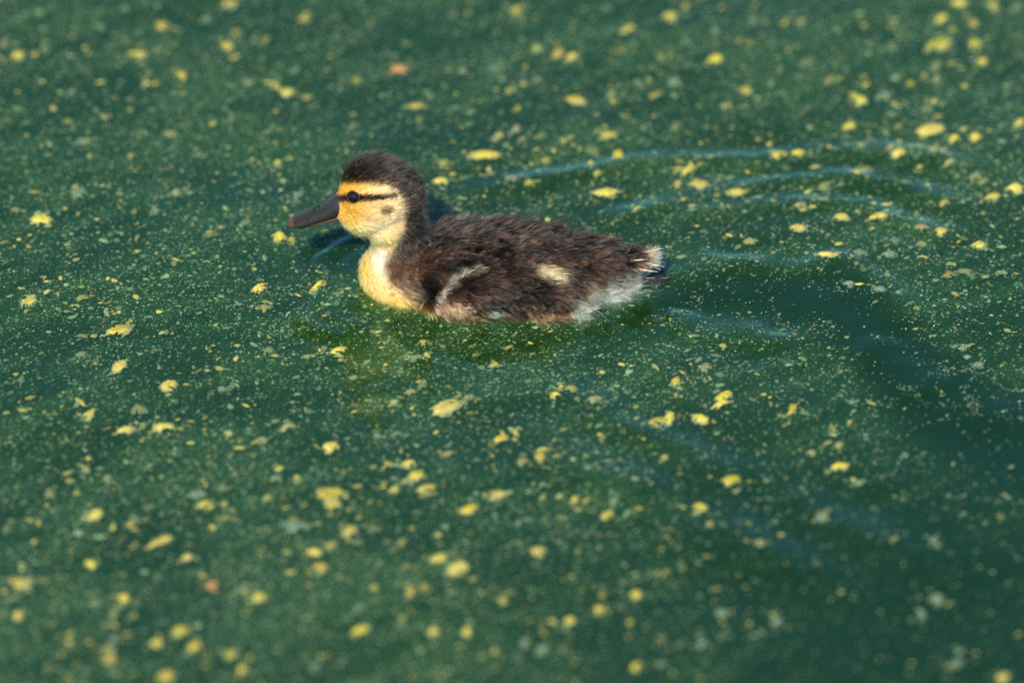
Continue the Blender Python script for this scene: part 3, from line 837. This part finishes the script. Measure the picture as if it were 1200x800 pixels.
NAMED = {(1090, 152): 'large ragged yellow algae raft drifting beyond the outer wake ripple', (1100, 51): 'broad blurred yellow algae flake far beyond the duckling\'s wake',
         (387, 578): 'wide ragged yellow algae raft beside a wide pale film patch', (523, 475): 'yellow algae raft with pale edge beside the duckling\'s head reflection',
         (710, 224): 'long yellow algae flake between two blue wake ripples above the back', (138, 384): 'largest oval yellow algae flake drifting well ahead of the breast',
         (820, 214): 'neat oval yellow algae flake between two wake ripples', (676, 115): 'long yellow algae flake alone beyond the first wake ripple',
         (568, 181): 'thin yellow algae streak just beyond the blue ripple behind the head', (34, 349): 'rounded yellow algae flake far ahead of the duckling\'s breast',
         (537, 666): 'big blurred oval yellow flake alone on the dark water', (467, 78): 'orange and yellow algae flake beyond the duckling\'s head',
         (249, 684): 'dull orange algae flake among blurred yellow ones', (48, 254): 'mottled yellow algae raft with crumbly edge level with the bill',
         (848, 463): 'upright yellow algae cluster beside the smooth wake', (371, 333): 'bright yellow algae flake close before the duckling\'s breast',
         (397, 410): 'bright yellow algae flake floating on the bill\'s reflection', (22, 682): 'big blurred yellow flake touching a pale film patch',
         (140, 427): 'yellow algae flake next off the largest oval flake', (345, 612): 'wide pale grey-green film patch below the widest algae raft'}
count = 0
for i, (fx, fy, fw, fh, k) in enumerate(flakes[:300]):
    c = ground(fx, fy)
    P, Fq = PROTO[R.integers(len(PROTO))]
    P = P * np.where(R.random(2) < .5, 1, -1)
    bl_ = 11 * abs(fy - 330) / 400; blur = .93 * math.sqrt(max(.36, 1 - (bl_ / fw) ** 2))
    hx = fw * .5 * S * blur; hy = fh * .5 * S / SE * blur
    Q = P * np.array([hx, hy])
    sh = R.normal(.25, .2); Q[:, 0] += Q[:, 1] * sh
    Q *= 1.06
    rel = np.linalg.norm(P, axis=1)
    z0 = float(height(np.array([c[0]]), np.array([c[1]]))[0])
    zt = height(c[0] + Q[:, 0], c[1] + Q[:, 1]) - z0
    gran = fbm(P[:, 0] * 6 + i, P[:, 1] * 6, i, 3); gran = np.clip(gran + R.normal(0, .12, len(P)), 0, 1)
    th = .00022 if k == 'p' else .00040
    top = zt + .00008 + th * (.35 + .65 * np.clip(1 - rel ** 2, 0, 1)) * (.5 + gran)
    top -= .0009 * smooth(.45, 1.0, rel)
    if k == 'p': top -= .0010
    elif fw * fh < 190: top -= R.uniform(0, .0013)
    n_ = len(Q)
    V = np.r_[np.c_[Q, top], np.c_[Q, top - .0005]]
    E = {}
    for f in Fq:
        for a, b in zip(f, f[1:] + f[:1]): E[(a, b)] = E.get((a, b), 0) + 1
    Fs = [(b, a, a + n_, b + n_) for (a, b) in E if (b, a) not in E]
    Fa = list(Fq) + [tuple(q + n_ for q in f[::-1]) for f in Fq] + Fs
    if k == 'p': base_c = np.array([.24, .33, .19])
    elif k == 'o': base_c = np.array([.48, .25, .09])
    else:
        base_c = (np.array([.52, .44, .055]) if fw * fh > 190 or R.random() < .35 else np.array([.27, .27, .07])) * (.7 + .45 * R.random()) * np.array([1, 1 + R.normal(0, .04), 1 + R.normal(.1, .3)])
    cc = base_c * (.45 + 1.05 * gran)[:, None]
    if k == 'y':
        ed = smooth(.45, 1.0, rel + .5 * (fbm(P[:, 0] * 2, P[:, 1] * 2 + i, 5, 2) - .5))
        cc = mixc(cc, .45 * ed, (.42, .46, .24))
    o = mesh_obj('algae_film' if k == 'p' else 'algae_flake', V, Fa, ALG, None, True, np.r_[cc, cc].clip(0.01, .9))
    o.location = (c[0], c[1], z0)
    lab = NAMED.get((int(fx), int(fy)))
    if lab: tag(o, lab, 'algae flake', 'algae flakes floating on the pond')
    else:
        size = 'broad' if fw * fh >= 300 else 'mid-sized' if fw * fh >= 170 else 'small'
        form = 'elongated' if fw / fh > 2.1 else 'stubby' if fw / fh < 1.25 else 'ragged'
        if fx < 330 and 200 < fy < 470: zone = 'ahead of the duckling\'s bill'
        elif fy < 262 and fx > 540 and fy > 165: zone = 'among the curved blue wake ripples'
        elif fy <= 165 and fx > 540: zone = 'beyond the outermost curved wake ripple'
        elif fy <= 262: zone = 'on still water past the duckling\'s crown'
        elif fx > 760 and fy < 400: zone = 'along the wake behind the duckling\'s tail'
        elif fy < 480 and fx < 760: zone = 'beside the duckling\'s reflection'
        elif fx > 760: zone = 'beside the dark smooth water of the wake'
        elif fx < 300: zone = 'on open water far off the duckling\'s breast'
        else: zone = 'on open water well off the white-spotted flank'
        shade = '' if k == 'p' else 'bright yellow' if base_c[0] > .31 else 'dull yellow'
    if lab: pass
    elif k == 'p': tag(o, f'{size} {form} pale grey-green film patch {zone}', 'algae film', 'pale film patches on the pond')
    else: tag(o, f'{size} {form} {shade} algae flake {zone}', 'algae flake', 'algae flakes floating on the pond')

# ---- specks nobody could count: crumbs of algae and fine pale film
def scatter(nmax, wk_share=0.0):
    gx = R.uniform(-.36, .36, nmax); gy = R.uniform(-.44, .42, nmax)
    d, wk, qx, qy = density(gx, gy)
    if wk_share:
        u, v = gx / S, gy / S
        sw = 40 * (fbm(u / 90, v / 70, 71, 3) - .5); sv = 40 * (fbm(u / 90, v / 70, 72, 3) - .5)
        fil = np.abs(fbm((u + sw) / 70, (v + sv) / 38, 73, 3) - .5)
        zone = soft(pd(qx, qy, [(700, 395), (820, 305), (1010, 300), (1260, 300), (1260, 600), (1060, 640), (900, 520), (840, 400)]), 14)
        d = d * (1 - zone) + zone * (.55 * d + wk_share * np.exp(-(fil / .022) ** 2) * (.35 + .65 * vnoise(u / 50, v / 50, 75)))
    k = R.random(nmax) < d
    return gx[k], gy[k]
def specks(name, gx, gy, rad, colr, depth, sides, label, cat):
    """one object of many tiny crumbs lying on, or just under, the surface"""
    n_ = len(gx)
    z = height(gx, gy) + .00012 - depth
    a0 = R.uniform(0, 6.28, n_)
    el = R.uniform(.6, 1.6, n_); th = R.normal(.45, .5, n_)
    ang = a0[:, None] + np.arange(sides)[None] * (2 * math.pi / sides)
    rr = rad[:, None] * R.uniform(.65, 1.25, (n_, sides))
    ex, ey = rr * np.cos(ang) * el[:, None], rr * np.sin(ang) / el[:, None]
    c, s = np.cos(th)[:, None], np.sin(th)[:, None]
    X = gx[:, None] + ex * c - ey * s; Y = gy[:, None] + ex * s + ey * c
    top = np.stack([gx, gy, z + rad * .45], -1)[:, None, :]
    Vr = np.stack([X, Y, np.repeat(z[:, None], sides, 1) - .00004], -1)
    V = np.concatenate([top, Vr], 1).reshape(-1, 3)
    b = (np.arange(n_) * (sides + 1))[:, None, None]
    k = np.arange(sides)
    tri = np.stack([np.zeros(sides, int), 1 + k, 1 + (k + 1) % sides], -1)[None] + b
    tri = tri.reshape(-1, 3)
    me = bpy.data.meshes.new(name)
    me.vertices.add(len(V)); me.vertices.foreach_set('co', V.ravel())
    me.loops.add(tri.size); me.loops.foreach_set('vertex_index', tri.ravel().astype(np.int32))
    me.polygons.add(len(tri)); me.polygons.foreach_set('loop_start', (np.arange(len(tri)) * 3).astype(np.int32))
    me.update(calc_edges=True)
    at = me.attributes.new('col', 'FLOAT_COLOR', 'POINT')
    cc = np.repeat(np.c_[colr, np.ones(n_)][:, None, :], sides + 1, 1)
    at.data.foreach_set('color', cc.astype(np.float32).ravel())
    me.materials.append(ALG)
    o = bpy.data.objects.new(name, me); COL.objects.link(o)
    return tag(o, label, cat, None, 'stuff')
# keep clear of the duckling
def clear(gx, gy):
    q = to_local_pt(np.c_[gx, gy, np.zeros(len(gx))]) / S
    body_ = ((q[:, 0] - 15) / 158) ** 2 + (q[:, 1] / 76) ** 2 < 1
    br_ = ((q[:, 0] + 95) / 70) ** 2 + (q[:, 1] / 62) ** 2 < 1
    k = ~(body_ | br_); return gx[k], gy[k]

gx, gy = scatter(17000)
for (fx, fy, fw, fh, k) in flakes:                                   # crumbs shed round each flake
    c = ground(fx, fy); q = R.integers(1, 4) + int(fw / 9)
    gx = np.r_[gx, c[0] + R.normal(0, .55, q) * fw * S]; gy = np.r_[gy, c[1] + R.normal(0, .5, q) * fh * S / SE]
gx, gy = clear(gx, gy); n_ = len(gx)
rad = S * np.clip(R.lognormal(.85, .42, n_), 1.2, 5.0)
c = np.where((R.random(n_) < .42)[:, None], np.array([.40, .37, .075]), np.array([.19, .28, .12])) * R.uniform(.55, 1.15, n_)[:, None]
specks('algae_crumbs', gx, gy, rad, c, R.exponential(.0012, n_), 8, 'tiny yellow algae crumbs scattered over the whole pond surface', 'algae')
gx, gy = scatter(330000, .9)
wx_ = R.uniform(.0, .26, 160000); wy_ = R.uniform(-.22, .10, 160000)     # threads of scum curling through the wake
qx, qy = project(np.c_[wx_, wy_, np.zeros(len(wx_))]); u, v = wx_ / S, wy_ / S
zone = soft(pd(qx, qy, [(760, 350), (830, 330), (1010, 312), (1300, 330), (1300, 520), (1100, 560), (980, 560), (900, 470), (850, 400)]), 16)
su = 90 * (fbm(u / 130, v / 110, 81, 3) - .5); sv = 90 * (fbm(u / 130, v / 110, 82, 3) - .5)
f1 = np.abs(fbm((u + su) / 60, (v + sv) / 34, 83, 3) - .5); f2 = np.abs(fbm((u + sv) / 34, (v - su) / 22, 84, 2) - .5)
pk = zone * (np.exp(-(f1 / .016) ** 2) * .8 + .35 * np.exp(-(f2 / .012) ** 2)) * smooth(.38, .62, fbm(u / 75, v / 75, 85, 2))
kk = R.random(len(wx_)) < pk
nfil = int(kk.sum()); n0 = len(gx)
gx, gy = clear(np.r_[gx, wx_[kk]], np.r_[gy, wy_[kk]]); n_ = len(gx)
rad = S * np.clip(R.lognormal(-.15, .42, n_), .35, 2.2)
c = np.where((R.random(n_) < .25)[:, None], np.array([.32, .32, .09]), np.array([.20, .31, .17])) * R.uniform(.6, 1.2, n_)[:, None]
specks('surface_film_specks', gx, gy, rad, c, R.exponential(.0016, n_), 5, 'fine pale grey-green film specks drifting in streaks on the pond', 'surface film')
print('script done', NH, len(flakes))
